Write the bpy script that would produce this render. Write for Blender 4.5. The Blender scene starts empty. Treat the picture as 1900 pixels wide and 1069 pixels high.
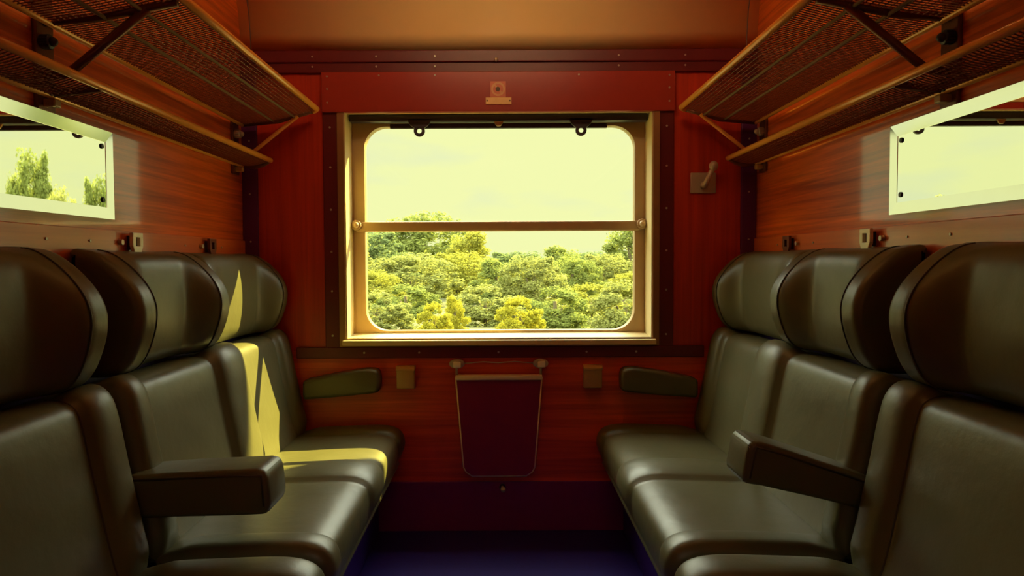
import bpy, bmesh, math, random
from mathutils import Vector, Matrix

random.seed(7)
sc = bpy.context.scene
COL = sc.collection
R = math.radians

# ----------------------------------------------------------------------------- dimensions (metres)
HW = 0.975            # half width of the compartment
YW = 2.68             # window wall
YB = -0.62            # corridor side
ZC = 1.834            # top of the wood, cream cove above
YS = 2.80             # plane of the window sash

# ----------------------------------------------------------------------------- helpers
def link(name, me, mat=None, parent=None, smooth=False):
    o = bpy.data.objects.new(name, me)
    COL.objects.link(o)
    if mat is not None:
        me.materials.append(mat)
    if parent is not None:
        o.parent = parent
    if smooth:
        for p in me.polygons:
            p.use_smooth = True
    return o

def obj(name, bm, mat, parent=None, smooth=False, angle=None):
    bmesh.ops.recalc_face_normals(bm, faces=bm.faces[:])
    me = bpy.data.meshes.new(name)
    bm.to_mesh(me)
    bm.free()
    o = link(name, me, mat, parent, smooth)
    if angle is not None:
        for p in me.polygons:
            p.use_smooth = True
        me.set_sharp_from_angle(angle=R(angle))
    return o

def tag(o, label, cat, group=None):
    o['label'] = label
    o['category'] = cat
    if group:
        o['group'] = group
    return o

def thing(name, label, cat, loc=(0, 0, 0), group=None):
    o = bpy.data.objects.new(name, None)
    o.empty_display_size = 0.05
    COL.objects.link(o)
    o.location = loc
    return tag(o, label, cat, group)

def struct(o):
    o['kind'] = 'structure'
    return o

def rel(parent):
    return -Vector(parent.location) if parent is not None else Vector((0, 0, 0))

def bx(bm, lo, hi, bevel=0.0, seg=2):
    """axis aligned box"""
    lo = Vector(lo); hi = Vector(hi)
    a = Vector((min(lo.x, hi.x), min(lo.y, hi.y), min(lo.z, hi.z)))
    b = Vector((max(lo.x, hi.x), max(lo.y, hi.y), max(lo.z, hi.z)))
    m = Matrix.Translation((a + b) / 2) @ Matrix.Diagonal((*(b - a), 1))
    t = bmesh.new()
    bmesh.ops.create_cube(t, size=1.0, matrix=m)
    if bevel:
        bmesh.ops.bevel(t, geom=t.edges[:], offset=bevel, segments=seg, profile=0.5, affect='EDGES')
    merge(bm, t)

def merge(bm, t):
    me = bpy.data.meshes.new('tmp')
    t.to_mesh(me); t.free()
    bm.from_mesh(me)
    bpy.data.meshes.remove(me)

def tube(bm, pts, r, n=10, cap=True):
    """round bar along a polyline"""
    pts = [Vector(p) for p in pts]
    rings = []
    up0 = None
    for i, p in enumerate(pts):
        if i == 0: d = pts[1] - pts[0]
        elif i == len(pts) - 1: d = pts[-1] - pts[-2]
        else: d = (pts[i + 1] - p).normalized() + (p - pts[i - 1]).normalized()
        d.normalize()
        if up0 is None:
            up0 = Vector((0, 0, 1)) if abs(d.z) < .9 else Vector((1, 0, 0))
        a = d.cross(up0).normalized()
        b = a.cross(d).normalized()
        up0 = b
        rings.append([bm.verts.new(p + a * (r * math.cos(2 * math.pi * k / n)) + b * (r * math.sin(2 * math.pi * k / n))) for k in range(n)])
    for i in range(len(rings) - 1):
        for k in range(n):
            bm.faces.new((rings[i][k], rings[i][(k + 1) % n], rings[i + 1][(k + 1) % n], rings[i + 1][k]))
    if cap:
        bm.faces.new(rings[0]); bm.faces.new(rings[-1])

def prism(bm, poly, axis, a, b, bevel=0.0, seg=2):
    """extrude a 2-D outline. axis 'y': poly is (x,z); axis 'x': poly is (y,z); axis 'z': (x,y)"""
    t = bmesh.new()
    def P(u, v, w):
        return {'y': (u, w, v), 'x': (w, u, v), 'z': (u, v, w)}[axis]
    A = [t.verts.new(P(u, v, a)) for u, v in poly]
    B = [t.verts.new(P(u, v, b)) for u, v in poly]
    n = len(poly)
    t.faces.new(A); t.faces.new(B)
    for i in range(n):
        t.faces.new((A[i], A[(i + 1) % n], B[(i + 1) % n], B[i]))
    bmesh.ops.recalc_face_normals(t, faces=t.faces[:])
    if bevel:
        bmesh.ops.bevel(t, geom=t.edges[:], offset=bevel, segments=seg, profile=0.5, affect='EDGES')
    merge(bm, t)

def disc(bm, c, r, h, axis='y', n=20, bevel=0.0):
    ps = [(r * math.cos(2 * math.pi * k / n), r * math.sin(2 * math.pi * k / n)) for k in range(n)]
    c = Vector(c)
    if axis == 'y': prism(bm, [(c.x + u, c.z + v) for u, v in ps], 'y', c.y - h / 2, c.y + h / 2, bevel)
    elif axis == 'x': prism(bm, [(c.y + u, c.z + v) for u, v in ps], 'x', c.x - h / 2, c.x + h / 2, bevel)
    else: prism(bm, [(c.x + u, c.y + v) for u, v in ps], 'z', c.z - h / 2, c.z + h / 2, bevel)

def sphere(bm, c, r, sx=1, sy=1, sz=1, u=14, v=8):
    bmesh.ops.create_uvsphere(bm, u_segments=u, v_segments=v, radius=r,
                              matrix=Matrix.Translation(c) @ Matrix.Diagonal((sx, sy, sz, 1)))

def rrect(x0, x1, z0, z1, r, n=8):
    """rounded rectangle outline, counter-clockwise"""
    out = []
    for cx, cz, a0 in ((x1 - r, z1 - r, 0), (x0 + r, z1 - r, 90), (x0 + r, z0 + r, 180), (x1 - r, z0 + r, 270)):
        for k in range(n + 1):
            a = R(a0 + 90 * k / n)
            out.append((cx + r * math.cos(a), cz + r * math.sin(a)))
    return out

def ring_plate(bm, outer, inner, y0, y1):
    """a plate in the XZ plane between two outlines with the same number of points"""
    n = len(outer)
    V = [[bm.verts.new((u, y, v)) for u, v in o] for o in (outer, inner) for y in (y0, y1)]
    o0, o1, i0, i1 = V
    for k in range(n):
        j = (k + 1) % n
        bm.faces.new((o0[k], o0[j], i0[j], i0[k]))
        bm.faces.new((o1[k], i1[k], i1[j], o1[j]))
        bm.faces.new((o0[k], o1[k], o1[j], o0[j]))
        bm.faces.new((i0[k], i0[j], i1[j], i1[k]))

def resample(pts, n):
    """smooth closed Catmull-Rom through pts, n points per span"""
    m = len(pts); out = []
    for i in range(m):
        p0, p1, p2, p3 = (Vector(pts[(i + k) % m]) for k in (-1, 0, 1, 2))
        for s in range(n):
            t = s / n
            out.append(0.5 * ((2 * p1) + (p2 - p0) * t + (2 * p0 - 5 * p1 + 4 * p2 - p3) * t * t + (3 * p1 - p0 - 3 * p2 + p3) * t ** 3))
    return out

def normals2(pts):
    n = len(pts); out = []
    area = sum(pts[i][0] * pts[(i + 1) % n][1] - pts[(i + 1) % n][0] * pts[i][1] for i in range(n))
    s = 1 if area > 0 else -1
    for i in range(n):
        d = pts[(i + 1) % n] - pts[i - 1]
        v = Vector((d[1], -d[0])) * s
        out.append(v.normalized() if v.length else v)
    return out

def smooth01(t):
    t = max(0, min(1, t)); return t * t * (3 - 2 * t)

def loft(bm, y0, y1, prof_at, sx, ny=44, r=0.03):
    """stuffed shape: prof_at(y) gives an (X,Z) outline; ends are rounded with radius r; sx mirrors it"""
    ys = []
    for k in range(7): ys.append(y0 + r * (1 - math.cos(R(90 * k / 6))))
    for k in range(1, ny): ys.append(y0 + r + (y1 - y0 - 2 * r) * k / ny)
    for k in range(7): ys.append(y1 - r * (1 - math.cos(R(90 * (6 - k) / 6))))
    rings = []
    for y in ys:
        P = prof_at(y)
        N = normals2(P)
        t = min(y - y0, y1 - y)
        ins = r - math.sqrt(max(0, r * r - (r - t) ** 2)) if t < r else 0
        rings.append([bm.verts.new((sx * (p[0] - q[0] * ins), y, p[1] - q[1] * ins)) for p, q in zip(P, N)])
    n = len(rings[0])
    for i in range(len(rings) - 1):
        for k in range(n):
            bm.faces.new((rings[i][k], rings[i][(k + 1) % n], rings[i + 1][(k + 1) % n], rings[i + 1][k]))
    bm.faces.new(rings[0]); bm.faces.new(rings[-1])

# ----------------------------------------------------------------------------- materials
def new_mat(name):
    m = bpy.data.materials.new(name); m.use_nodes = True
    return m, m.node_tree.nodes, m.node_tree.links, m.node_tree.nodes['Principled BSDF']

def set_in(b, **kw):
    names = dict(rough='Roughness', metal='Metallic', spec='Specular IOR Level', coat='Coat Weight', coatr='Coat Roughness',
                 tint='Specular Tint', sheen='Sheen Weight')
    for k, v in kw.items():
        b.inputs[names[k]].default_value = v

def plain(name, col, rough=0.5, metal=0.0, noise=0.12, scale=30, bump=0.0, **kw):
    """plain surface with a little procedural unevenness"""
    m, N, L, b = new_mat(name)
    set_in(b, rough=rough, metal=metal, **kw)
    tc = N.new('ShaderNodeTexCoord'); nz = N.new('ShaderNodeTexNoise')
    nz.inputs['Scale'].default_value = scale; nz.inputs['Detail'].default_value = 4
    L.new(tc.outputs['Object'], nz.inputs['Vector'])
    mx = N.new('ShaderNodeMix'); mx.data_type = 'RGBA'
    mx.inputs['A'].default_value = (*[c * (1 - noise) for c in col], 1)
    mx.inputs['B'].default_value = (*[min(1, c * (1 + noise)) for c in col], 1)
    L.new(nz.outputs['Fac'], mx.inputs['Factor'])
    L.new(mx.outputs['Result'], b.inputs['Base Color'])
    if bump:
        bp = N.new('ShaderNodeBump'); bp.inputs['Strength'].default_value = bump; bp.inputs['Distance'].default_value = 0.002
        L.new(nz.outputs['Fac'], bp.inputs['Height']); L.new(bp.outputs['Normal'], b.inputs['Normal'])
    return m

def wood(name, dark, light, grain, rough=0.32, coat=0.35, coatr=0.12):
    """varnished veneer; grain is the axis the streaks run along ('x','y','z')"""
    m, N, L, b = new_mat(name)
    set_in(b, rough=rough, coat=coat, coatr=coatr)
    tc = N.new('ShaderNodeTexCoord'); mp = N.new('ShaderNodeMapping')
    s = {'x': (1.0, 34, 34), 'y': (34, 1.0, 34), 'z': (34, 34, 1.0)}[grain]
    mp.inputs['Scale'].default_value = s
    L.new(tc.outputs['Object'], mp.inputs['Vector'])
    nz = N.new('ShaderNodeTexNoise'); nz.inputs['Scale'].default_value = 1.6
    nz.inputs['Detail'].default_value = 7; nz.inputs['Roughness'].default_value = 0.62; nz.inputs['Distortion'].default_value = 0.4
    L.new(mp.outputs['Vector'], nz.inputs['Vector'])
    mp2 = N.new('ShaderNodeMapping'); mp2.inputs['Scale'].default_value = tuple(v * 0.22 for v in s)
    L.new(tc.outputs['Object'], mp2.inputs['Vector'])
    n2 = N.new('ShaderNodeTexNoise'); n2.inputs['Scale'].default_value = 1.3; n2.inputs['Detail'].default_value = 3
    L.new(mp2.outputs['Vector'], n2.inputs['Vector'])
    ad = N.new('ShaderNodeMath'); ad.operation = 'MULTIPLY_ADD'; ad.inputs[1].default_value = 0.65
    L.new(nz.outputs['Fac'], ad.inputs[0])
    ml = N.new('ShaderNodeMath'); ml.operation = 'MULTIPLY'; ml.inputs[1].default_value = 0.35
    L.new(n2.outputs['Fac'], ml.inputs[0]); L.new(ml.outputs[0], ad.inputs[2])
    cr = N.new('ShaderNodeValToRGB')
    cr.color_ramp.elements[0].position = 0.36; cr.color_ramp.elements[0].color = (*dark, 1)
    cr.color_ramp.elements[1].position = 0.62; cr.color_ramp.elements[1].color = (*light, 1)
    L.new(ad.outputs[0], cr.inputs['Fac']); L.new(cr.outputs['Color'], b.inputs['Base Color'])
    bp = N.new('ShaderNodeBump'); bp.inputs['Strength'].default_value = 0.06; bp.inputs['Distance'].default_value = 0.001
    L.new(ad.outputs[0], bp.inputs['Height']); L.new(bp.outputs['Normal'], b.inputs['Normal'])
    return m

def leather(name, col, rough=0.38):
    m, N, L, b = new_mat(name)
    set_in(b, rough=rough, spec=0.5)
    tc = N.new('ShaderNodeTexCoord')
    n1 = N.new('ShaderNodeTexNoise'); n1.inputs['Scale'].default_value = 7; n1.inputs['Detail'].default_value = 5
    n2 = N.new('ShaderNodeTexVoronoi'); n2.inputs['Scale'].default_value = 260
    n3 = N.new('ShaderNodeTexNoise'); n3.inputs['Scale'].default_value = 14; n3.inputs['Detail'].default_value = 3
    for n in (n1, n2, n3): L.new(tc.outputs['Object'], n.inputs['Vector'])
    mx = N.new('ShaderNodeMix'); mx.data_type = 'RGBA'
    mx.inputs['A'].default_value = (*[c * 0.82 for c in col], 1)
    mx.inputs['B'].default_value = (*[c * 1.18 for c in col], 1)
    L.new(n1.outputs['Fac'], mx.inputs['Factor']); L.new(mx.outputs['Result'], b.inputs['Base Color'])
    mr = N.new('ShaderNodeMapRange'); mr.inputs['To Min'].default_value = rough - .06; mr.inputs['To Max'].default_value = rough + .1
    L.new(n1.outputs['Fac'], mr.inputs['Value']); L.new(mr.outputs['Result'], b.inputs['Roughness'])
    b1 = N.new('ShaderNodeBump'); b1.inputs['Strength'].default_value = 0.12; b1.inputs['Distance'].default_value = 0.0006
    L.new(n2.outputs['Distance'], b1.inputs['Height'])
    b2 = N.new('ShaderNodeBump'); b2.inputs['Strength'].default_value = 0.35; b2.inputs['Distance'].default_value = 0.006
    L.new(n3.outputs['Fac'], b2.inputs['Height']); L.new(b1.outputs['Normal'], b2.inputs['Normal'])
    L.new(b2.outputs['Normal'], b.inputs['Normal'])
    return m

def glass_mat(name, refl=0.05, tint=(0.99, 0.995, 0.975)):
    m = bpy.data.materials.new(name); m.use_nodes = True
    N, L = m.node_tree.nodes, m.node_tree.links
    N.remove(N['Principled BSDF'])
    t = N.new('ShaderNodeBsdfTransparent'); t.inputs['Color'].default_value = (*tint, 1)
    g = N.new('ShaderNodeBsdfGlossy'); g.inputs['Roughness'].default_value = 0.01
    mx = N.new('ShaderNodeMixShader'); mx.inputs[0].default_value = refl
    L.new(t.outputs[0], mx.inputs[1]); L.new(g.outputs[0], mx.inputs[2])
    L.new(mx.outputs[0], N['Material Output'].inputs['Surface'])
    return m

def leaf_mat(name):
    """leaves: object colour, clump-wise variation, a little light through the blade"""
    m = bpy.data.materials.new(name); m.use_nodes = True
    N, L = m.node_tree.nodes, m.node_tree.links
    N.remove(N['Principled BSDF'])
    oi = N.new('ShaderNodeObjectInfo'); ge = N.new('ShaderNodeNewGeometry')
    hv = N.new('ShaderNodeHueSaturation')
    mr = N.new('ShaderNodeMapRange'); mr.inputs['To Min'].default_value = 0.7; mr.inputs['To Max'].default_value = 1.3
    L.new(ge.outputs['Random Per Island'], mr.inputs['Value']); L.new(mr.outputs['Result'], hv.inputs['Value'])
    L.new(oi.outputs['Color'], hv.inputs['Color'])
    d = N.new('ShaderNodeBsdfDiffuse'); t = N.new('ShaderNodeBsdfTranslucent')
    L.new(hv.outputs['Color'], d.inputs['Color']); L.new(hv.outputs['Color'], t.inputs['Color'])
    mx = N.new('ShaderNodeMixShader'); mx.inputs[0].default_value = 0.5
    L.new(d.outputs[0], mx.inputs[1]); L.new(t.outputs[0], mx.inputs[2])
    L.new(mx.outputs[0], N['Material Output'].inputs['Surface'])
    return m

def emit_mat(name, col, s):
    m = bpy.data.materials.new(name); m.use_nodes = True
    N, L = m.node_tree.nodes, m.node_tree.links
    N.remove(N['Principled BSDF'])
    e = N.new('ShaderNodeEmission'); e.inputs[0].default_value = (*col, 1); e.inputs[1].default_value = s
    L.new(e.outputs[0], N['Material Output'].inputs['Surface'])
    return m

M = {}
M['wood_y'] = wood('veneer_lengthwise', (.34, .040, .005), (.96, .19, .016), 'y', coat=.9, coatr=.07)
M['rail_y'] = wood('veneer_rail', (.55, .105, .018), (.70, .15, .022), 'y', rough=.35, coat=.8, coatr=.12)
M['wood_z'] = wood('shaded_veneer_upright', (.36, .014, .006), (.58, .036, .008), 'z', rough=.42, coat=.15, coatr=.2)  # same varnish as the side walls; its shade is put into a redder colour
M['wood_x'] = wood('shaded_veneer_across', (.44, .030, .006), (.80, .088, .012), 'x', rough=.42, coat=.15, coatr=.2)  # side wall varnish again, with shade and warm sun bounce put into the colour
M['header'] = plain('oxblood_paint', (.36, .026, .016), .3, noise=.06, coat=.3, coatr=.2)
M['trim_red'] = plain('dark_red_trim', (.13, .006, .012), .4)
M['corner'] = plain('shade_purple_trim', (.10, .010, .10), .45)  # purple of the shaded wall corners, put into the strip colour
M['kick'] = plain('shade_purple_kick_board', (.20, .006, .13), .45)  # purple shadow tint of the low wall, painted as board colour
M['cream'] = plain('cream_enamel', (.80, .55, .25), .22, noise=.05, scale=6, coat=.4, coatr=.12)
M['seam'] = plain('dark_panel_joint', (.10, .05, .03), .6)  # even dark colour of the panel joints
M['floor'] = plain('shadow_blue_floor', (.014, .001, .18), .6, noise=.25, scale=60)  # blue of the deep floor shadow is put into the base colour
M['plinth'] = plain('shadow_navy_seat_shell', (.04, .008, .20), .5)  # navy stands in for the blue shade under seats and behind headrests
M['leather'] = leather('olive_black_leather', (.104, .097, .043))
M['piping'] = leather('dark_leather_piping', (.05, .04, .025), .45)
M['sash'] = plain('brown_anodised_frame', (.50, .34, .18), .38, metal=.15, noise=.08)
M['reveal'] = plain('cream_painted_reveal', (.72, .58, .30), .35, noise=.04)
M['flange'] = plain('bronze_flange', (.36, .20, .09), .35, metal=.4, noise=.08)
M['blind'] = plain('blue_black_blind', (.035, .02, .035), .5)
M['brass'] = plain('brass_rail', (.98, .42, .085), .28, metal=.1, noise=.08)
M['wire'] = plain('bronze_wire', (.25, .05, .02), .5, metal=.1)
M['rod'] = plain('grey_rod', (.24, .15, .10), .7, spec=.2)
M['bracket'] = plain('brown_bracket', (.17, .055, .025), .35, metal=.4)
M['steel'] = plain('bright_steel', (.95, .90, .74), .25, metal=.1, noise=.04)
M['dull'] = plain('dull_steel', (.50, .42, .34), .35, metal=.35)
M['dark'] = plain('black_fitting', (.02, .012, .03), .4)
M['mirror'] = plain('silvered_glass', (.90, .92, .84), .012, metal=1.0, noise=0)
M['mirror_frame'] = plain('polished_mirror_frame', (.86, .87, .80), .10, metal=1.0, noise=.02)
M['tan'] = plain('tan_enamel', (.52, .30, .10), .35, noise=.06)
M['tabletop'] = plain('maroon_laminate', (.24, .008, .06), .4, noise=.06)
M['edge'] = plain('aluminium_edging', (.95, .74, .50), .3, metal=.1)
M['sign'] = plain('faded_red_sticker', (.72, .22, .14), .5)
M['sign_ring'] = plain('sticker_print', (.80, .42, .22), .5)
M['sign_mark'] = plain('sticker_mark', (.10, .05, .02), .5)
M['label'] = plain('engraved_brass_label', (.85, .54, .24), .4, metal=.1)
M['glass'] = glass_mat('window_glass', .012)
M['leaf'] = leaf_mat('leaf_green')
M['bark'] = plain('bark', (.09, .07, .03), .9, noise=.3, scale=8, bump=.4)
M['meadow'] = plain('meadow_grass', (.055, .058, .018), .9, noise=.25, scale=.4)
M['lamp'] = emit_mat('lamp_diffuser', (1.0, .70, .36), 24.0)

# ----------------------------------------------------------------------------- the room
bm = bmesh.new(); bx(bm, (-HW - .05, YB, -.06), (HW + .05, YS, 0))
struct(obj('floor', bm, M['floor']))

for s, nm in ((-1, 'wall_left'), (1, 'wall_right')):
    bm = bmesh.new(); bx(bm, (s * HW, YB, 0), (s * (HW + .05), YW + .14, 2.36))
    w = struct(obj(nm, bm, M['wood_y']))
    # smooth rail above the headrests, proud of the veneer
    bm = bmesh.new(); bx(bm, (s * HW, .72, 1.030), (s * (HW - .008), YW - .004, 1.124), .002)
    rl = struct(obj('trim_1' if s < 0 else 'trim_2', bm, M['rail_y']))
    for y in (1.50, 1.66, 2.16, 2.44):
        b2 = bmesh.new(); disc(b2, (s * (HW - .009), y, 1.094), .003, .003, 'x', 10)
        obj('screw', b2, M['dull'], rl)

# corridor side
bm = bmesh.new()
bx(bm, (-HW, YB - .05, 0), (HW, YB, 1.30)); bx(bm, (-HW, YB - .05, 1.41), (HW, YB, 2.36))
bx(bm, (-HW, YB - .05, 1.30), (-.40, YB, 1.41)); bx(bm, (.40, YB - .05, 1.30), (HW, YB, 1.41))
struct(obj('wall_back', bm, M['rail_y']))

# window wall
WX, WZ0, WZ1 = 0.592, .735, 1.612       # clear reveal opening
bm = bmesh.new()
bx(bm, (-HW, YW, .70), (-WX, YW + .14, 1.834)); bx(bm, (WX, YW, .70), (HW, YW + .14, 1.834))
bx(bm, (-WX, YW, WZ1), (WX, YW + .14, 1.834))
bx(bm, (-WX, YW, .70), (WX, YW + .14, WZ0))
struct(obj('wall_front', bm, M['wood_z']))
bm = bmesh.new(); bx(bm, (-HW, YW - .004, .18), (HW, YW + .14, .700))
struct(obj('wall_front_dado', bm, M['wood_x']))
bm = bmesh.new(); bx(bm, (-HW, YW - .010, 0), (HW, YW + .14, .192), .002)
struct(obj('baseboard_front', bm, M['kick']))

def screws(parent, pts, y, r=.0035, mat='dull'):
    for x, z in pts:
        b2 = bmesh.new(); disc(b2, (x, y - .001, z), r, .003, 'y', 10)
        obj('screw', b2, M[mat], parent)

# top rail in two mouldings + header board
bm = bmesh.new()
bx(bm, (-HW, YW - .020, 1.790), (HW, YW, 1.836), .004)
bx(bm, (-HW, YW - .013, 1.752), (HW, YW, 1.792), .004)
t = struct(obj('trim_3', bm, M['trim_red']))
screws(t, [(x, z) for x in (-.70, -.46, -.24, .45, .70) for z in (1.812, 1.774)], YW - .02)
sphere_b = bmesh.new(); sphere(sphere_b, (-.01, YW - .024, 1.797), .008); obj('screw', sphere_b, M['dull'], t, True)
bm = bmesh.new(); bx(bm, (-.668, YW - .024, 1.604), (.662, YW, 1.754), .003)
t = struct(obj('trim_4', bm, M['header']))
screws(t, [(x, z) for x in (-.645, .64) for z in (1.737, 1.690, 1.640)] + [(-.45, 1.74), (-.24, 1.74), (.3, 1.74)], YW - .024)
# strips around the window
for i, (lo, hi, pts) in enumerate((
        ((-.668, YW - .010, .68), (-.612, YW, 1.618), [(-.64, z) for z in (.76, .93, 1.08, 1.24, 1.40, 1.55)]),
        ((.605, YW - .010, .68), (.662, YW, 1.618), [(.634, z) for z in (.76, .93, 1.08, 1.24, 1.40, 1.55)]),
        ((-.78, YW - .012, .672), (.78, YW, .716), [(x, .694) for x in (-.52, -.31, -.007, .33, .52)]))):
    bm = bmesh.new(); bx(bm, lo, hi, .003)
    t = struct(obj('trim_%d' % (5 + i), bm, M['trim_red']))
    screws(t, pts, lo[1], .004)
# corner strips
for s, nm in ((-1, 'trim_8'), (1, 'trim_9')):
    bm = bmesh.new(); bx(bm, (s * HW, YW - .014, .19), (s * (HW - .058), YW, 1.75), .003)
    t = struct(obj(nm, bm, M['corner']))
    screws(t, [(s * (HW - .03), z) for z in (.62, .9, 1.12, 1.30, 1.5)], YW - .014)

# cream cove and ceiling (one curved sheet)
prof = [(YW - .004, 1.834), (YW - .008, 1.90), (YW - .02, 1.97), (YW - .045, 2.04), (YW - .09, 2.11), (YW - .16, 2.18), (YW - .27, 2.245), (YW - .42, 2.285), (YW - .60, 2.30), (YB, 2.30)]
bm = bmesh.new()
n = len(prof)
for x in (-HW, HW):
    pass
A = [bm.verts.new((-HW, y, z)) for y, z in prof]; B = [bm.verts.new((HW, y, z)) for y, z in prof]
A2 = [bm.verts.new((-HW, y + .03, z + .04)) for y, z in prof]; B2 = [bm.verts.new((HW, y + .03, z + .04)) for y, z in prof]
for i in range(n - 1):
    bm.faces.new((A[i], A[i + 1], B[i + 1], B[i])); bm.faces.new((A2[i], B2[i], B2[i + 1], A2[i + 1]))
    bm.faces.new((A[i], A2[i], A2[i + 1], A[i + 1])); bm.faces.new((B[i], B[i + 1], B2[i + 1], B2[i]))
bm.faces.new((A[0], B[0], B2[0], A2[0])); bm.faces.new((A[-1], A2[-1], B2[-1], B[-1]))
ceil = struct(obj('ceiling', bm, M['cream'], None, True))
for x in (-.935, .935):
    bm = bmesh.new(); tube(bm, [(x, y - .0005, z) for y, z in prof[:8]], .0018, 6)
    obj('panel_seam', bm, M['seam'], ceil)

# ----------------------------------------------------------------------------- window_1
win = bpy.data.objects.new('window_1', None); COL.objects.link(win); win.location = (0, YS, .72); struct(win)
O = rel(win)
def wobj(name, bm, mat, parent=win, smooth=False, angle=None):
    o = obj(name, bm, mat, parent, smooth, angle)
    if parent is win:
        o.location = O
    return o
def rect(x0, x1, z0, z1): return [(x1, z1), (x0, z1), (x0, z0), (x1, z0)]
bm = bmesh.new()   # flange on the wall
ring_plate(bm, rect(-.612, .606, .718, 1.610), rect(-.588, .582, .748, 1.6092), YW - .018, YW + .002)
wobj('frame', bm, M['flange'])
bm = bmesh.new()   # deep painted reveal
ring_plate(bm, rect(-.600, .594, .728, 1.612), rect(-.583, .577, .748, 1.6090), YW - .012, YS + .02)
wobj('reveal', bm, M['reveal'])
bm = bmesh.new()   # sloping sill board
prism(bm, [(YW - .030, .722), (YW - .030, .742), (YS + .0, .758), (YS + .0, .735)], 'x', -.600, .594, .003)
wobj('sill', bm, M['reveal'])
GX0, GX1, GZ0, GZ1 = -.534, .536, .766, 1.574
bm = bmesh.new()
inner = rrect(GX0, GX1, GZ0, GZ1, .085)
outer = rrect(-.584, .578, .748, 1.609, .012)
ring_plate(bm, outer, inner, YS - .006, YS + .03)
ring_plate(bm, rrect(GX0 - .014, GX1 + .014, GZ0 - .012, GZ1 + .012, .095), inner, YS - .014, YS)
sash = wobj('sash', bm, M['sash'], angle=35)
bm = bmesh.new()
bx(bm, (-.572, YS - .022, 1.160), (.566, YS - .002, 1.200), .007, 3)
bar = wobj('glazing_bar', bm, M['sash'], angle=40)
for x in (-.566, .562):
    bm = bmesh.new(); disc(bm, (x, YS - .026, 1.186), .021, .022, 'y', 20, .005)
    sphere(bm, (x, YS - .040, 1.186), .013)
    wobj('latch_knob', bm, M['sash'], smooth=True)
for z0, z1, nm in ((GZ0 - .01, 1.175, 'lower'), (1.185, GZ1 + .01, 'upper')):
    bm = bmesh.new(); bx(bm, (GX0 - .01, YS + .012, z0), (GX1 + .01, YS + .016, z1))
    wobj('pane', bm, M['glass'])

# ----------------------------------------------------------------------------- roller blind stowed at the top of the window
bl = thing('roller_blind', 'dark stowed roller blind across the top of the train window', 'blind', (0, YW + .06, 1.55))
O = rel(bl)
def part(name, bm, mat, parent, smooth=False, angle=None):
    o = obj(name, bm, mat, parent, smooth, angle)
    o.location = rel(parent) if parent.parent is None else (0, 0, 0)
    return o
bm = bmesh.new()
bx(bm, (-.578, YW + .040, 1.582), (.572, YW + .085, 1.6085), .003)
tube(bm, [(-.568, YW + .070, 1.593), (.564, YW + .070, 1.593)], .0115, 14)
part('housing', bm, M['blind'], bl, angle=40)
bm = bmesh.new(); bx(bm, (-.425, YW + .060, 1.558), (.420, YW + .078, 1.576), .003)
part('bottom_bar', bm, M['blind'], bl)
for x in (-.308, .316):
    bm = bmesh.new()
    prism(bm, [(x - .050, 1.592), (x + .050, 1.592), (x + .036, 1.568), (x + .020, 1.556), (x - .020, 1.556), (x - .036, 1.568)], 'y', YW + .040, YW + .052, .002)
    n = 20; oo, ii = [], []
    for k in range(n):
        a = 2 * math.pi * k / n
        oo.append((x + .0215 * math.cos(a), 1.545 + .0215 * math.sin(a))); ii.append((x + .0095 * math.cos(a), 1.545 + .0095 * math.sin(a)))
    ring_plate(bm, oo, ii, YW + .041, YW + .051)
    part('pull_tab', bm, M['blind'], bl)
bm = bmesh.new(); prism(bm, [(-.022, 1.580), (.018, 1.580), (.006, 1.562), (-.010, 1.562)], 'y', YW + .040, YW + .048, .002)
part('catch', bm, M['flange'], bl)

# ----------------------------------------------------------------------------- notices on the header board
sg = thing('prohibition_sticker', 'small faded red square sticker with round symbol above the window', 'sticker', (-.003, YW - 0.0240, 1.685))
bm = bmesh.new(); bx(bm, (-.032, YW - 0.0255, 1.656), (.026, YW - 0.0242, 1.716)); part('sticker_sheet', bm, M['sign'], sg)
bm = bmesh.new()
n = 28
ring_plate(bm, [(-.003 + .026 * math.cos(2 * math.pi * k / n), 1.687 + .026 * math.sin(2 * math.pi * k / n)) for k in range(n)],
           [(-.003 + .019 * math.cos(2 * math.pi * k / n), 1.687 + .019 * math.sin(2 * math.pi * k / n)) for k in range(n)], YW - 0.0265, YW - 0.0252)
prism(bm, [(-.019, 1.701), (-.015, 1.705), (.013, 1.673), (.009, 1.669)], 'y', YW - 0.0265, YW - 0.0252)
part('ring_symbol', bm, M['sign_ring'], sg)
bm = bmesh.new(); disc(bm, (-.004, YW - 0.0260, 1.687), .0085, .0018, 'y', 16); part('centre_mark', bm, M['sign_mark'], sg)
lb = thing('brass_label', 'small brass label plate just under the red sticker over the window', 'label', (-.003, YW - 0.0240, 1.645))
bm = bmesh.new(); bx(bm, (-.050, YW - 0.0280, 1.630), (.047, YW - 0.0242, 1.656), .001); part('plate', bm, M['label'], lb)
for x in (-.044, .041):
    bm = bmesh.new(); disc(bm, (x, YW - 0.0285, 1.643), .003, .002, 'y', 10); part('rivet', bm, M['sign_mark'], lb)

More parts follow.
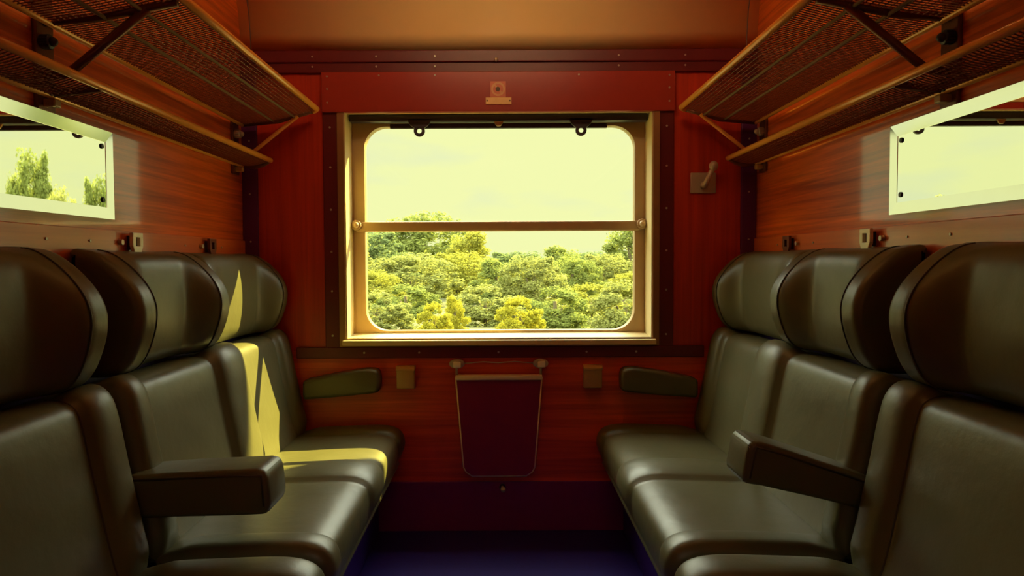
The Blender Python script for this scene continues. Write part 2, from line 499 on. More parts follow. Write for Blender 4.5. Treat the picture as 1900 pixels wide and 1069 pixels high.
# ----------------------------------------------------------------------------- fittings under the window
# folding table, flap hanging down
ft = thing('folding_table', 'maroon folding table flap with metal edging hanging below the window', 'table', (-.01, YW - .02, .66))
XM = -.006
top, bot = .600, .222
hw1, hw0 = .162, .128
out = [(XM - hw1, top), (XM - hw0 - .006, bot + .032), (XM - hw0 + .004, bot + .014), (XM - hw0 + .026, bot), (XM + hw0 - .026, bot), (XM + hw0 - .004, bot + .014), (XM + hw0 + .006, bot + .032), (XM + hw1, top)]
bm = bmesh.new(); prism(bm, out, 'y', YW - .032, YW - .014, .002)
part('table_flap', bm, M['tabletop'], ft)
bm = bmesh.new(); tube(bm, [(u, YW - .026, v) for u, v in out], .0055, 8)
part('edging', bm, M['edge'], ft, True)
bm = bmesh.new(); bx(bm, (XM - hw1 - .003, YW - .040, top - .010), (XM + hw1 + .003, YW - .014, top + .010), .004)
part('top_edging', bm, M['edge'], ft, angle=40)
for s in (-1, 1):
    x = XM + s * .160
    bm = bmesh.new()
    disc(bm, (x, YW - .010, .650), .030, .012, 'y', 22, .003)
    for v in bm.verts: v.co.z = .650 + (v.co.z - .650) * .62
    b = part('hinge', bm, M['dull'], ft, angle=40)
    b2 = bmesh.new(); bx(b2, (x - .013, YW - .042, .638), (x + .017, YW - .014, .662), .004)
    obj('hinge_block', b2, M['steel'], b, angle=40)
    bm = bmesh.new(); tube(bm, [(x, YW - .030, .645), (XM + s * .160, YW - .028, .604)], .0045, 8)
    part('arm', bm, M['dull'], ft, True)
bm = bmesh.new(); tube(bm, [(XM - .150, YW - .014, .650), (XM - .06, YW - .013, .657), (XM, YW - .012, .653), (XM + .06, YW - .013, .658), (XM + .150, YW - .014, .650)], .0022, 6)
part('hinge_wire', bm, M['dull'], ft, True)

for x, lab in ((-.360, 'tan box ashtray left of the folding table, in the light'), (.352, 'brown box ashtray right of the folding table, in the shade')):
    a = thing('ashtray', lab, 'ashtray', (x, YW, .60))
    bm = bmesh.new(); prism(bm, [(YW - .002, .640), (YW - .030, .640), (YW - .040, .632), (YW - .036, .558), (YW - .002, .554)], 'x', x - .034, x + .034, .004)
    part('ash_box', bm, M['tan'], a, angle=40)
    bm = bmesh.new(); prism(bm, [(YW - .002, .645), (YW - .036, .645), (YW - .045, .637), (YW - .045, .628), (YW - .002, .634)], 'x', x - .036, x + .036, .002)
    part('lid', bm, M['tan'], a)

kb = thing('door_stop_knob', 'tiny metal knob on dark board below the folding table', 'knob', (.008, YW - .01, .17))
bm = bmesh.new(); disc(bm, (.006, YW - .012, .172), .013, .006, 'y', 16, .001); part('rose', bm, M['dark'], kb)
bm = bmesh.new(); tube(bm, [(.006, YW - .012, .172), (.008, YW - .034, .170)], .006, 10); sphere(bm, (.009, YW - .038, .170), .0105); part('knob', bm, M['dull'], kb, True)

# hooked lever on the right of the window
lv = thing('lever_handle', 'grey square wall plate with tilted lever, right of the window', 'handle', (.772, YW, 1.34))
bm = bmesh.new(); bx(bm, (.726, YW - .008, 1.296), (.822, YW, 1.374), .003); part('back_plate', bm, M['dull'], lv)
bm = bmesh.new()
tube(bm, [(.772, YW - .006, 1.322), (.774, YW - .030, 1.325), (.784, YW - .040, 1.350), (.798, YW - .046, 1.385)], .010, 12)
sphere(bm, (.801, YW - .047, 1.393), .017, 1, .9, 1.15); sphere(bm, (.773, YW - .024, 1.325), .014)
part('lever', bm, M['dull'], lv, True)

# padded armrests fixed to the window wall
for s, lab in ((-1, 'olive padded armrest fixed to the wall left of the window'), (1, 'dark padded armrest fixed to the wall right of the window')):
    a = thing('padded_rest', lab, 'armrest', (s * .62, YW, .6))
    bm = bmesh.new()
    P = [(.46, .635), (.452, .60), (.456, .556), (.47, .548), (.60, .535), (.742, .524), (.742, .596), (.62, .622), (.50, .640)]
    prism(bm, [(s * x, z) for x, z in P], 'y', YW - .075, YW + .001, .014, 4)
    part('arm_pad', bm, M['leather'], a, angle=60)
    bm = bmesh.new(); tube(bm, [(s * .462, YW - .071, .60), (s * .475, YW - .071, .628), (s * .52, YW - .071, .628), (s * .62, YW - .071, .610), (s * .738, YW - .071, .584)], .003, 6)
    part('seam_piping', bm, M['piping'], a, True)

# ----------------------------------------------------------------------------- seats
def bolster(y, spans, h):
    """raised side rolls of the upholstery"""
    v = 0
    for c, hwid in spans:
        q = abs(y - c) / hwid
        if q < 1:
            v = max(v, h * (1.35 if hwid > .08 else 1) * math.sqrt(1 - q ** 2.3))
    return v

BACK = [(.748, .395), (.762, .44), (.782, .53), (.802, .63), (.818, .715), (.832, .755), (.860, .770), (.900, .771), (.938, .765), (.945, .74), (.945, .60), (.945, .42), (.938, .385), (.85, .376), (.765, .376)]
SEAT = [(.405, .262), (.388, .285), (.380, .325), (.379, .358), (.386, .384), (.410, .401), (.46, .408), (.56, .406), (.66, .402), (.755, .397), (.765, .37), (.765, .30), (.755, .262), (.58, .258)]

def cushion(bm, prof, y0, y1, sx, spans, h, front, wts=None):
    base = resample(prof, 4)
    N = normals2(base)
    def at(y):
        b = bolster(y, spans, h)
        # slight crown of the stuffing between rolls
        return [p + q * (b * front(p)) for p, q in zip(base, N)]
    loft(bm, y0, y1, at, sx, ny=max(30, int((y1 - y0) / .010)), r=.028)

def fr_back(p): return smooth01((.90 - p[0]) / .06) * smooth01((p[1] - .38) / .06)
def fr_seat(p): return smooth01((p[1] - .28) / .08) * smooth01((.75 - p[0]) / .08)

HEAD_W = [(0, .284), (.03, .289), (.062, .281), (.098, .257), (.130, .226), (.154, .192), (.166, .156), (.165, .118), (.154, .076), (.136, .036), (.110, .010), (.07, .0), (.02, .0), (0, .008), (0, .10), (0, .2)]
HEAD_C = [(0, .282), (.02, .287), (.045, .286), (.070, .276), (.086, .250), (.093, .210), (.096, .165), (.096, .12), (.092, .07), (.084, .030), (.066, .008), (.045, .0), (.015, .0), (0, .008), (0, .10), (0, .2)]
def head_prof(w):
    pts = [(.962 - (a[0] * w + c[0] * (1 - w)), .782 + (a[1] * w + c[1] * (1 - w))) for a, c in zip(HEAD_W, HEAD_C)]
    return resample(pts, 4)

def headrest(root, y0, y1, sx, near=.07, far=.07, nearw=1.0):
    """near / far: widths of the flat bands on the wings"""
    bm = bmesh.new()
    def wing(y):
        return max(nearw * (1 - smooth01((y - y0 - near + .012) / .10)), 1 - smooth01((y1 - y - far + .012) / .10))
    loft(bm, y0, y1, lambda y: head_prof(wing(y)), sx, ny=50, r=.022)
    h = part('headrest', bm, M['leather'], root, True)
    for yy in ((y0 + near, y1 - far) if nearw == 1.0 else (y1 - far,)):
        P = head_prof(wing(yy))
        pts = [(sx * (p[0] - .001), yy, p[1]) for p in P[4:46]]
        b2 = bmesh.new(); tube(b2, pts, .0022, 6)
        obj('seam_piping', b2, M['piping'], h, True)
    return h

def seat_unit(name, sx, y0, y1, splits, heads, label, arm=None):
    """splits: list of (centre, half width) of the upholstery rolls"""
    root = thing(name, label, 'train seat', (sx * .70, (y0 + y1) / 2, 0))
    bm = bmesh.new(); prism(bm, [(sx * .47, 0), (sx * .47, .10), (sx * .455, .262), (sx * .965, .262), (sx * .965, 0)], 'y', y0 + .01, y1 - .01, .003)
    part('seat_base', bm, M['plinth'], root)
    bm = bmesh.new(); bx(bm, (sx * .951, y0 + .005, .264), (sx * .966, y1 - .005, 1.02))
    part('back_shell', bm, M['plinth'], root)
    bm = bmesh.new(); cushion(bm, SEAT, y0, y1, sx, splits, .016, fr_seat)
    part('seat_cushion', bm, M['leather'], root, True)
    bm = bmesh.new(); cushion(bm, BACK, y0, y1, sx, splits, .028, fr_back)
    bk = part('backrest', bm, M['leather'], root, True)
    # stitched seams where the rolls meet the panels
    base = resample(BACK, 4)
    for c, hwid in splits:
        for e in (c - hwid, c + hwid):
            if e < y0 + .02 or e > y1 - .02: continue
            pts = [(sx * (p[0] - .0005), e, p[1]) for p in base[1:28]]
            b2 = bmesh.new(); tube(b2, pts, .0024, 6)
            obj('seam_piping', b2, M['piping'], bk, True)
    for hd in heads:
        headrest(root, hd[0], hd[1], sx, *hd[2:])
    if arm:
        arm(root)
    return root

def arm_left(root):
    bm = bmesh.new()
    P = [(.80, .585), (.70, .592), (.56, .598), (.51, .600), (.497, .590), (.492, .56), (.490, .515), (.50, .500), (.56, .498), (.70, .495), (.80, .492)]
    prism(bm, [(-x, z) for x, z in P], 'y', 1.477, 1.597, .012, 4)
    a = part('armrest', bm, M['leather'], root, angle=60)
    b2 = bmesh.new(); tube(b2, [(-.78, 1.4775, .577), (-.56, 1.4775, .586), (-.508, 1.4775, .585), (-.503, 1.4775, .52)], .0026, 6)
    obj('seam_piping', b2, M['piping'], a, True)
def arm_right(root):
    bm = bmesh.new()
    P = [(.80, .572), (.70, .606), (.60, .640), (.55, .655), (.535, .652), (.528, .635), (.518, .575), (.524, .562), (.56, .557), (.66, .534), (.80, .500)]
    prism(bm, P, 'y', 1.477, 1.597, .012, 4)
    a = part('armrest', bm, M['leather'], root, angle=60)
    b2 = bmesh.new(); tube(b2, [(.78, 1.4775, .566), (.60, 1.4775, .628), (.548, 1.4775, .642), (.534, 1.4775, .575)], .0026, 6)
    obj('seam_piping', b2, M['piping'], a, True)

for sx, side in ((-1, 'left'), (1, 'right')):
    seat_unit('double_train_seat', sx, 1.508, 2.668,
              [(1.508 + .045, .055), (2.10, .098), (2.668 - .05, .06)],
              [(1.560, 2.078), (2.082, 2.640, .03, .06, .25)],
              ('olive black leather two-person window seat on the left, crossed by a sun patch' if sx < 0 else
               'olive black leather two-person window seat on the right, its armrest tilted up'),
              arm_left if sx < 0 else arm_right)
    seat_unit('single_train_seat', sx, .885, 1.474,
              [(.885 + .05, .06), (1.474 - .05, .06)], [(.92, 1.440)],
              ('olive black leather single seat nearest the viewer on the left side' if sx < 0 else
               'olive black leather single seat nearest the viewer on the right side'))

# ----------------------------------------------------------------------------- mirrors
for sx, side in ((-1, 'left'), (1, 'right')):
    m = thing('wall_mirror', ('long mirror on left wall reflecting trees and sky' if sx < 0 else 'long mirror on right wall reflecting pale sky and the blind'), 'mirror', (sx * HW, 1.35, 1.258))
    y0, y1, z0, z1 = .86, (1.764 if sx < 0 else 1.735), 1.150, 1.366
    bm = bmesh.new()
    fw, th = .028, .008
    oo = [(y1, z1), (y0, z1), (y0, z0), (y1, z0)]
    ii = [(y1 - fw, z1 - fw), (y0 + fw, z1 - fw), (y0 + fw, z0 + fw), (y1 - fw, z0 + fw)]
    fr, gl = .0115, .008
    Vo = [bm.verts.new((sx * HW, u, v)) for u, v in oo]
    Vb = [bm.verts.new((sx * (HW - fr), u, v)) for u, v in oo]
    Vi = [bm.verts.new((sx * (HW - gl - .001), u, v)) for u, v in ii]
    Vk = [bm.verts.new((sx * HW, u, v)) for u, v in ii]
    for k in range(4):
        j = (k + 1) % 4
        bm.faces.new((Vo[k], Vo[j], Vb[j], Vb[k])); bm.faces.new((Vb[k], Vb[j], Vi[j], Vi[k])); bm.faces.new((Vi[k], Vi[j], Vk[j], Vk[k]))
    part('mirror_frame', bm, M['mirror_frame'], m)
    bm = bmesh.new(); bx(bm, (sx * (HW - .001), y0 + .020, z0 + .020), (sx * (HW - th), y1 - .020, z1 - .020))
    part('mirror_glass', bm, M['mirror'], m)
    for y in (y1 - .044, y0 + .044):
        for z in (z0 + .046, z1 - .040):
            bm = bmesh.new(); disc(bm, (sx * (HW - th - .0015), y, z), .0065, .003, 'x', 14, .001)
            part('screw', bm, M['dark'], m)

# ----------------------------------------------------------------------------- metal hooks on the rails
for sx, y, lab in ((-1, 1.84, 'pale metal coat hook on left rail, the nearer one below the mirror'),
                   (-1, 2.32, 'metal coat hook coloured dark for shade on left rail, nearer the window corner'),
                   (1, 1.815, 'pale metal coat hook on right rail, the nearer one below the mirror'),
                   (1, 2.32, 'metal coat hook coloured dark for shade on right rail, nearer the window corner')):
    h = thing('coat_hook', lab, 'hook', (sx * (HW - .008), y, 1.09), 'coat hooks on the side rails')
    x0, x1 = HW - .030, HW - .020
    bm = bmesh.new()
    # plate with a square eye, tapering to a tongue
    Y0, Y1 = y - .026, y + .026
    for lo, hi in (((Y0, 1.108), (Y1, 1.120)), ((Y0, 1.084), (y - .010, 1.109)), ((y + .010, 1.084), (Y1, 1.109))):
        bx(bm, (sx * x0, lo[0], lo[1]), (sx * x1, hi[0], hi[1]), .0015)
    prism(bm, [(Y0, 1.085), (Y1, 1.085), (y + .018, 1.070), (y + .008, 1.058), (y - .008, 1.058), (y - .018, 1.070)], 'x', sx * x0, sx * x1, .0015)
    part('hook_plate', bm, M['steel'] if y < 2 else M['bracket'], h)  # far hooks get a darker metal that paints in their shade
    bm = bmesh.new(); bx(bm, (sx * x1, y - .016, 1.075), (sx * (HW - .0085), y + .016, 1.112)); part('spacer_block', bm, M['dark'], h)
    bm = bmesh.new(); disc(bm, (sx * (HW - .013), y - .052, 1.094), .007, .010, 'x', 12); part('stop_pin', bm, M['dull'], h)

# ----------------------------------------------------------------------------- luggage racks
def rack(sx, label):
    root = thing('luggage_rack', label, 'luggage rack', (sx * .85, 1.6, 1.5))
    Y0, Y1 = .55, 2.622
    fu, zu = .672, 1.606; bu, zbu = .952, 1.552           # upper shelf front/back
    fl, zl = .850, 1.420; bl_, zbl = .955, 1.400          # lower shelf front/back
    def X(x): return sx * x
    bm = bmesh.new(); tube(bm, [(X(fu), Y0, zu), (X(fu), Y1 - .015, zu), (X(fu + .006), Y1 - .004, zu - .001), (X(fu + .02), Y1, zu - .006)], .0100, 12); part('front_rail', bm, M['brass'], root, True)
    bm = bmesh.new(); tube(bm, [(X(bu), Y0, zbu), (X(bu), Y1, zbu)], .0080, 10); part('back_rail', bm, M['brass'], root, True)
    bm = bmesh.new(); tube(bm, [(X(fl), Y0, zl), (X(fl), Y1, zl)], .0092, 12); part('front_rail', bm, M['brass'], root, True)
    bm = bmesh.new(); tube(bm, [(X(bl_), Y0, zbl), (X(bl_), Y1, zbl)], .0075, 10); part('back_rail', bm, M['brass'], root, True)
    # wire netting of both shelves
    for (fx, fz, bx_, bz, nl, nm) in ((fu, zu, bu, zbu, 22, 'upper'), (fl, zl, bl_, zbl, 9, 'lower')):
        bm = bmesh.new()
        sag = .006
        def S(t): return (X(fx + (bx_ - fx) * t), fz + (bz - fz) * t - sag * math.sin(math.pi * t))
        for i in range(1, nl):
            x, z = S(i / nl); tube(bm, [(x, Y0, z), (x, Y1 - .006, z)], .0017, 4)
        ny = int((Y1 - Y0) / .0115)
        for k in range(ny + 1):
            y = Y0 + (Y1 - .006 - Y0) * k / ny
            tube(bm, [(S(t)[0], y, S(t)[1] - .0012) for t in (0, .35, .65, 1)], .0014, 4, False)
        part('wire_netting', bm, M['wire'], root)
    for t in (.30, .58):
        x = X(fu + (bu - fu) * t); z = zu + (zbu - zu) * t - .012
        bm = bmesh.new(); tube(bm, [(x, Y0, z), (x, Y1 - .006, z)], .0042, 8); part('support_rod', bm, M['rod'], root, True)
    # end bars
    bm = bmesh.new(); tube(bm, [(X(fu + .018), Y1, zu - .005), (X(fu + .08), Y1, zu - .022), (X(.82), Y1, zbu + .012), (X(bu), Y1, zbu)], .008, 10); part('end_bar', bm, M['bracket'], root, True)
    bm = bmesh.new(); tube(bm, [(X(fl), Y1, zl), (X(fl + .03), Y1, zl - .018), (X(.91), Y1, zbl - .006), (X(bl_), Y1, zbl)], .007, 10); part('end_bar', bm, M['bracket'], root, True)
    # brackets: wall plate, arms, strut, bolts
    for y, wood_ in ((2.590, False), (1.515, True), (.62, True)):
        bm = bmesh.new(); bx(bm, (X(HW), y - .030, 1.365), (X(HW - .010), y + .030, 1.640), .003)
        pl = part('bracket_plate', bm, M['bracket'], root)
        for z in (1.510, 1.412):
            b2 = bmesh.new(); disc(b2, (X(HW - .020), y - .012, z), .016, .022, 'x', 16, .004); sphere(b2, (X(HW - .034), y - .012, z), .010)
            obj('bolt', b2, M['dark'] if y < 2 else M['dull'], pl, True)
        bm = bmesh.new(); bx(bm, (X(HW - .004), y - .012, 1.375), (X(HW - .034), y + .012, 1.392), .003); part('foot_clip', bm, M['tan'], root)
        if y < 2.5:
            bm = bmesh.new(); tube(bm, [(X(HW - .006), y, zbu + .004), (X(.86), y, zbu + .012), (X(fu + .01), y, zu - .010)], .010, 8); part('bracket_arm', bm, M['bracket'], root, True)
            bm = bmesh.new(); tube(bm, [(X(HW - .006), y, zbl + .002), (X(fl), y, zl - .006)], .008, 8); part('bracket_arm', bm, M['bracket'], root, True)
        bm = bmesh.new(); tube(bm, [(X(.745), y + (.025 if y > 2.5 else 0), 1.582), (X(.915), y + (.025 if y > 2.5 else 0), 1.448), (X(HW - .008), y + (.025 if y > 2.5 else 0), 1.440)], .0075 if y > 2.5 else .010, 8)
        part('strut', bm, M['brass'] if y > 2.5 else M['bracket'], root, True)
rack(-1, 'two-tier brass and wire luggage rack on the left wall')
rack(1, 'two-tier brass and wire luggage rack on the right wall')

# ----------------------------------------------------------------------------- ceiling lamp (above the frame)
lp = thing('ceiling_lamp', 'warm oblong ceiling lamp with opaque pan below its glowing sides', 'lamp', (0, 1.55, 2.298))
bm = bmesh.new(); bx(bm, (-.385, 1.44, 2.158), (.385, 1.66, 2.166), .003); part('pan', bm, M['reveal'], lp)  # unseen pan, added to keep the lamp's light off the seats
bm = bmesh.new(); bx(bm, (-.37, 1.500, 2.1665), (.37, 1.600, 2.246), .006); part('diffuser', bm, M['lamp'], lp)
bm = bmesh.new(); bx(bm, (-.37, 1.500, 2.247), (.37, 1.600, 2.301), .004); part('housing', bm, M['reveal'], lp)

# ----------------------------------------------------------------------------- outside
GZ = -1.30
bm = bmesh.new()
import itertools
nx, ny = 40, 40
V = [[bm.verts.new((-90 + 180 * i / nx, 4 + 110 * j / ny, GZ + .25 * math.sin(i * 1.7 + j * .9) * (j > 3))) for j in range(ny + 1)] for i in range(nx + 1)]
for i in range(nx):
    for j in range(ny):
        bm.faces.new((V[i][j], V[i + 1][j], V[i + 1][j + 1], V[i][j + 1]))
g = obj('meadow_ground', bm, M['meadow']); struct(g)

def crown_mesh(name, seed, shape, nclump, leaves, leaf):
    """leafy crown in a unit box (width 1, height 1): leaf blades over many clumps"""
    rnd = random.Random(seed)
    bm = bmesh.new()
    clumps = []
    for i in range(nclump):
        while True:
            x, y, z = rnd.uniform(-.5, .5), rnd.uniform(-.5, .5), rnd.uniform(0, 1)
            w = shape(z)
            q = math.sqrt(x * x + y * y)
            if q < w and (q > .45 * w or z > .7): break
        r = rnd.uniform(.045, .12)
        clumps.append((Vector((x, y, z)), r))
    for c, r in clumps:
        for k in range(leaves):
            d = Vector((rnd.gauss(0, 1), rnd.gauss(0, 1), rnd.gauss(0, 1))).normalized()
            p = c + d * r * rnd.uniform(.55, 1.15)
            nrm = (d + Vector((rnd.gauss(0, .45), rnd.gauss(0, .45), rnd.gauss(.15, .45)))).normalized()
            a = nrm.orthogonal().normalized()
            a = Matrix.Rotation(rnd.uniform(0, 6.28), 3, nrm) @ a
            b = nrm.cross(a)
            s = leaf * rnd.uniform(.6, 1.3)
            bm.faces.new([bm.verts.new(p + a * s), bm.verts.new(p + b * s * .6), bm.verts.new(p - a * s), bm.verts.new(p - b * s * .6)])
    me = bpy.data.meshes.new(name); bm.to_mesh(me); bm.free()
    me.materials.append(M['leaf'])
    return me

round_ = lambda z: .47 * math.sqrt(max(0, 1 - (max(0, z - .38) / .62) ** 2)) * min(1, .75 + z * .7)
tall_ = lambda z: (.44 + .07 * math.sin(z * 19)) * min(1, z * 4 + .5) * (1 - .72 * z ** 1.6)
bushy = lambda z: .48 * math.sqrt(max(0, 1 - (z * .95) ** 2))
CROWN = [crown_mesh('crown_round', 1, round_, 130, 120, .021),
         crown_mesh('crown_tall', 2, tall_, 120, 120, .021),
         crown_mesh('crown_broad', 3, round_, 140, 110, .020),
         crown_mesh('crown_bush', 4, bushy, 110, 120, .025)]

def trunk_bm(h, r):
    bm = bmesh.new()
    tube(bm, [(0, 0, 0), (.04 * h * .2, 0, h * .35), (0, .02, h * .7)], r, 8)
    tube(bm, [(0, 0, h * .30), (h * .16, 0, h * .55)], r * .5, 6)
    tube(bm, [(0, 0, h * .32), (-h * .14, .03, h * .58)], r * .5, 6)
    return bm

def tree(px, wpx, topy, Y, kind, col, label, group, name='tree', low=.03, X=None):
    """px/topy: where it stands as seen from the compartment; Y: real distance"""
    x = X if X is not None else .007 + (px - 931) * Y / 1300
    zt = 1.04 + (485 - topy) * Y / 1300
    h = zt - GZ
    w = 1.25 * wpx * Y / 1300
    root = thing(name, label, name.replace('_', ' '), (x, Y, GZ), group)
    o = bpy.data.objects.new('foliage', CROWN[kind]); COL.objects.link(o); o.parent = root
    o.scale = (w, w * .5, h * (1 - low)); o.location = (0, 0, h * low); o.rotation_euler.z = random.choice((0, math.pi))
    o.color = (*col, 1)
    obj('trunk', trunk_bm(h, .03 * h ** .8 + .02), M['bark'], root, True)
    return root

G1, G2, G3, G4 = (.215, .25, .07), (.27, .285, .09), (.31, .31, .06), (.17, .215, .085)
GY = (.36, .335, .04)
GA = 'trees of the far row outside the window'
GB = 'trees of the middle row outside the window'
GC = 'bushes at the edge of the field outside the window'
for px, w, ty, Y, k, c, lab in (
        (688, 135, 426, 53, 0, G4, 'far dark green tree at the left edge of the window'),
        (788, 165, 394, 59, 2, G1, 'tallest far tree, its top showing above the window bar'),
        (872, 110, 430, 53, 1, G3, 'far bright tree right of the tallest, just below the window bar'),
        (955, 120, 466, 65, 0, G4, 'low far tree left of the sky gap centre'),
        (1040, 110, 459, 55, 1, G1, 'low far tree in the middle of the sky gap'),
        (1098, 110, 468, 71, 2, G4, 'lowest far tree at the right end of the sky gap'),
        (1168, 125, 418, 49, 1, G1, 'tall far tree at the right edge of the window')):
    tree(px, w, ty, Y, k, c, lab, GA)
for px, w, ty, Y, k, c, lab in (
        (690, 95, 500, 34, 2, G3, 'middle row tree at the left edge, below the dark far tree'),
        (760, 150, 470, 38, 2, G2, 'big round pale green tree left of centre in the window'),
        (848, 110, 466, 43, 0, G3, 'upright yellow green tree right of the big round one'),
        (920, 100, 482, 37, 1, G1, 'middle row tree under the left end of the sky gap'),
        (990, 110, 474, 34, 0, G2, 'middle row tree in the centre of the lower pane'),
        (1062, 105, 478, 40, 2, G1, 'middle row tree right of centre in the lower pane'),
        (1120, 100, 470, 44, 0, G2, 'middle row tree in front of the tall right one'),
        (1178, 90, 505, 36, 2, G3, 'middle row tree at the right edge of the lower pane')):
    tree(px, w, ty, Y, k, c, lab, GB)
for px, w, ty, Y, k, c, lab in (
        (700, 125, 540, 22, 3, G2, 'bush in the lower left corner of the window'),
        (752, 120, 528, 27, 3, G1, 'dark low bush between corner bush and yellow bush'),
        (806, 62, 562, 20.3, 3, GY, 'yellow bush, the left of two bright ones below the big tree'),
        (842, 50, 550, 21.6, 1, GY, 'pointed yellow bush, the right of two bright ones'),
        (900, 130, 530, 25, 3, G2, 'green bush right of the pointed yellow bush'),
        (965, 85, 552, 20.5, 3, GY, 'yellow green bush near the middle of the window bottom'),
        (1030, 120, 534, 22.8, 3, G1, 'green bush right of the middle at the window bottom'),
        (1095, 115, 528, 27, 3, G3, 'bright bush second from the right at the window bottom'),
        (1160, 125, 524, 20.8, 3, G2, 'bush in the lower right corner of the window')):
    tree(px, w, ty, Y, k, c, lab, GC, 'bush', .02)
# woodland going on to both sides of what the window frames
for nm, xs in (('woodland', (-9.5, -12.5, -15, -18.5, -22, -26)), ('woodland', (9.5, 12, 14.5))):
    bm = bmesh.new()
    for i, x in enumerate(xs):
        t = bmesh.new(); t.from_mesh(CROWN[i % 3])
        hgt = (4.9, 5.6, 4.4)[i % 3]
        t.transform(Matrix.Translation((x, 39 + 3 * (i % 2), GZ)) @ Matrix.Diagonal((4.6, 3.0, hgt, 1)))
        merge(bm, t)
    o = obj(nm, bm, M['leaf']); o.data.materials.clear(); o.data.materials.append(M['leaf'])
    o['kind'] = 'stuff'; o.color = (*G2, 1)
    tag(o, 'green woodland going on to the %s of the window view' % ('left' if xs[0] < 0 else 'right'), 'woodland')
# trees that the left mirror shows
for X, Y, hgt, w, k, c, lab in (
        (18.0, 30, 7.3, 1.9, 0, G1, 'tall tree seen only in the left mirror'),
        (20.0, 33, 5.9, 1.8, 2, G4, 'low tree beside the tall one in the left mirror'),
        (15.0, 27, 5.2, 1.5, 2, G2, 'lower tree right of the tall one in the left mirror'),
        (15.9, 31, 6.3, 1.5, 0, G1, 'tree near the frame edge in the left mirror')):
    tree(0, w * 1300 / Y, 485 - (hgt + GZ - 1.04) * 1300 / Y, Y, k, c, lab, 'trees reflected in the left mirror', X=X)

# ----------------------------------------------------------------------------- sun, and an unseen tree-shaped blocker added to trim the sun patch
SD = Vector((.90, 1.0, 1.15))              # towards the sun
MD = 3.5
# outline of the blocker as its shade falls on the window plane (x, z) -> moved out along the sun's direction
sh = [(.13, .62), (.118, .90), (.10, .98), (.04, 1.11), (.03, 1.20), (-.01, 1.30), (-.10, 1.38), (-.19, 1.46), (-.24, 1.55), (-.24, 1.66), (.0, 1.95), (.5, 2.05), (.95, 1.8), (1.05, 1.2), (.8, .7), (.45, .55)]
ot = thing('sun_blocker', 'unseen tree-shaped sun blocker added right of the window', 'tree', (.45 + .9 * MD, YS + MD, GZ))
bm = bmesh.new()
P = resample([(x + SD.x * MD, z + SD.z * MD) for x, z in sh], 5)
cx = sum(p[0] for p in P) / len(P); cz = sum(p[1] for p in P) / len(P)
rings = []
for k, (f, dy) in enumerate(((.02, -.42), (.55, -.36), (.86, -.20), (1, 0), (.86, .20), (.55, .36), (.02, .42))):
    # the blocker bulges along the view of the sun as well: shift every ring along the light so that the rim stays the outline
    rings.append([bm.verts.new((cx + (p[0] - cx) * f + SD.x * dy + random.uniform(-.01, .01) * (f < 1), YS + MD + dy, cz + (p[1] - cz) * f + SD.z * dy)) for p in P])
n = len(P)
for i in range(len(rings) - 1):
    for k in range(n):
        bm.faces.new((rings[i][k], rings[i][(k + 1) % n], rings[i + 1][(k + 1) % n], rings[i + 1][k]))
bm.faces.new(rings[0]); bm.faces.new(rings[-1])
o = part('foliage', bm, M['leaf'], ot); o.color = (*G1, 1)  # leaf-coloured body of the added blocker
bm = bmesh.new(); tube(bm, [(.45 + .9 * MD, YS + MD, GZ), (.5 + .9 * MD, YS + MD, 2.0), (.55 + .9 * MD, YS + MD, 4.3)], .14, 12); part('trunk', bm, M['bark'], ot, True)  # trunk shape standing under the added blocker

sun = bpy.data.lights.new('sun', 'SUN'); sun.energy = 22.0; sun.color = (1.0, .84, .20); sun.angle = R(.25)
so = bpy.data.objects.new('sun', sun); COL.objects.link(so)
so.rotation_euler = SD.to_track_quat('Z', 'Y').to_euler(); so.location = SD * 20

# sky: pale yellow-green cloud deck, brighter high up
w = bpy.data.worlds.new('sky'); sc.world = w; w.use_nodes = True
N, L = w.node_tree.nodes, w.node_tree.links
bg = N['Background']
tc = N.new('ShaderNodeTexCoord'); mp = N.new('ShaderNodeMapping'); mp.inputs['Scale'].default_value = (3.2, 3.2, 11)
L.new(tc.outputs['Generated'], mp.inputs['Vector'])
nz = N.new('ShaderNodeTexNoise'); nz.inputs['Scale'].default_value = 1.5; nz.inputs['Detail'].default_value = 5; nz.inputs['Roughness'].default_value = .5
L.new(mp.outputs['Vector'], nz.inputs['Vector'])
cr = N.new('ShaderNodeValToRGB')
cr.color_ramp.elements[0].position = .30; cr.color_ramp.elements[0].color = (.84, .91, .56, 1)
cr.color_ramp.elements[1].position = .50; cr.color_ramp.elements[1].color = (.94, .985, .475, 1)
L.new(nz.outputs['Fac'], cr.inputs['Fac'])
sp = N.new('ShaderNodeSeparateXYZ'); L.new(tc.outputs['Generated'], sp.inputs[0])
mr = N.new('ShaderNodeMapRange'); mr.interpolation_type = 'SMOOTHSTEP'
mr.inputs['From Min'].default_value = .22; mr.inputs['From Max'].default_value = .50
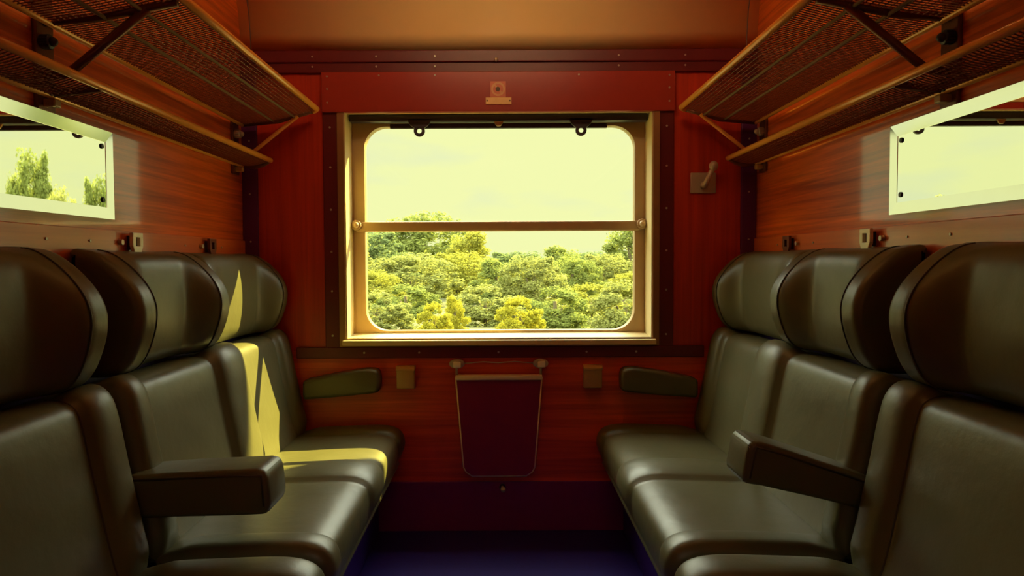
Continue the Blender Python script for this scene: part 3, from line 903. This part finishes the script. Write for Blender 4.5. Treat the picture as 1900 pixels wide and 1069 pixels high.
mr.inputs['To Min'].default_value = .825; mr.inputs['To Max'].default_value = 8.0
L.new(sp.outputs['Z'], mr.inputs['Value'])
mu = N.new('ShaderNodeMapRange'); mu.interpolation_type = 'SMOOTHSTEP'
mu.inputs['From Min'].default_value = .20; mu.inputs['From Max'].default_value = .45
L.new(sp.outputs['Z'], mu.inputs['Value'])
mc = N.new('ShaderNodeMix'); mc.data_type = 'RGBA'; mc.inputs['B'].default_value = (.86, .90, .72, 1)
L.new(mu.outputs['Result'], mc.inputs['Factor']); L.new(cr.outputs['Color'], mc.inputs['A'])
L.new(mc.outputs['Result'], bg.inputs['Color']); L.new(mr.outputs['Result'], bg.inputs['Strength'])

# a daylight portal at the window helps the sampling; it gives no light of their own
for nm, loc, rx, sx_, sy_ in (('window_portal', (0, YS + .10, 1.17), R(-90), 1.16, .86), ('corridor_portal', (0, YB - .08, 1.355), R(90), .80, .11)):
    a = bpy.data.lights.new(nm, 'AREA'); a.shape = 'RECTANGLE'; a.size = sx_; a.size_y = sy_
    a.cycles.is_portal = True
    ao = bpy.data.objects.new(nm, a); COL.objects.link(ao); ao.location = loc; ao.rotation_euler = (rx, 0, 0)

# ----------------------------------------------------------------------------- camera
cam = bpy.data.cameras.new('camera'); cam.sensor_width = 36; cam.lens = 36 * 1300 / 1900
cam.shift_x = 19 / 1900; cam.clip_start = .02; cam.clip_end = 400
co = bpy.data.objects.new('camera', cam); COL.objects.link(co)
co.location = (.007, 0, 1.04)
co.matrix_world = Matrix.Translation(co.location) @ Matrix.Rotation(R(90 - 2.16), 4, 'X') @ Matrix.Rotation(R(-.28), 4, 'Z')
sc.camera = co

sc.cycles.use_denoising = True
sc.cycles.max_bounces = 10
sc.cycles.transparent_max_bounces = 12
sc.cycles.caustics_reflective = False
sc.cycles.caustics_refractive = False
sc.cycles.sample_clamp_indirect = 6
sc.view_settings.view_transform = 'Standard'
sc.view_settings.look = 'None'
sc.view_settings.exposure = 0.28
sc.view_settings.gamma = 1.0
sc.view_settings.use_curve_mapping = False
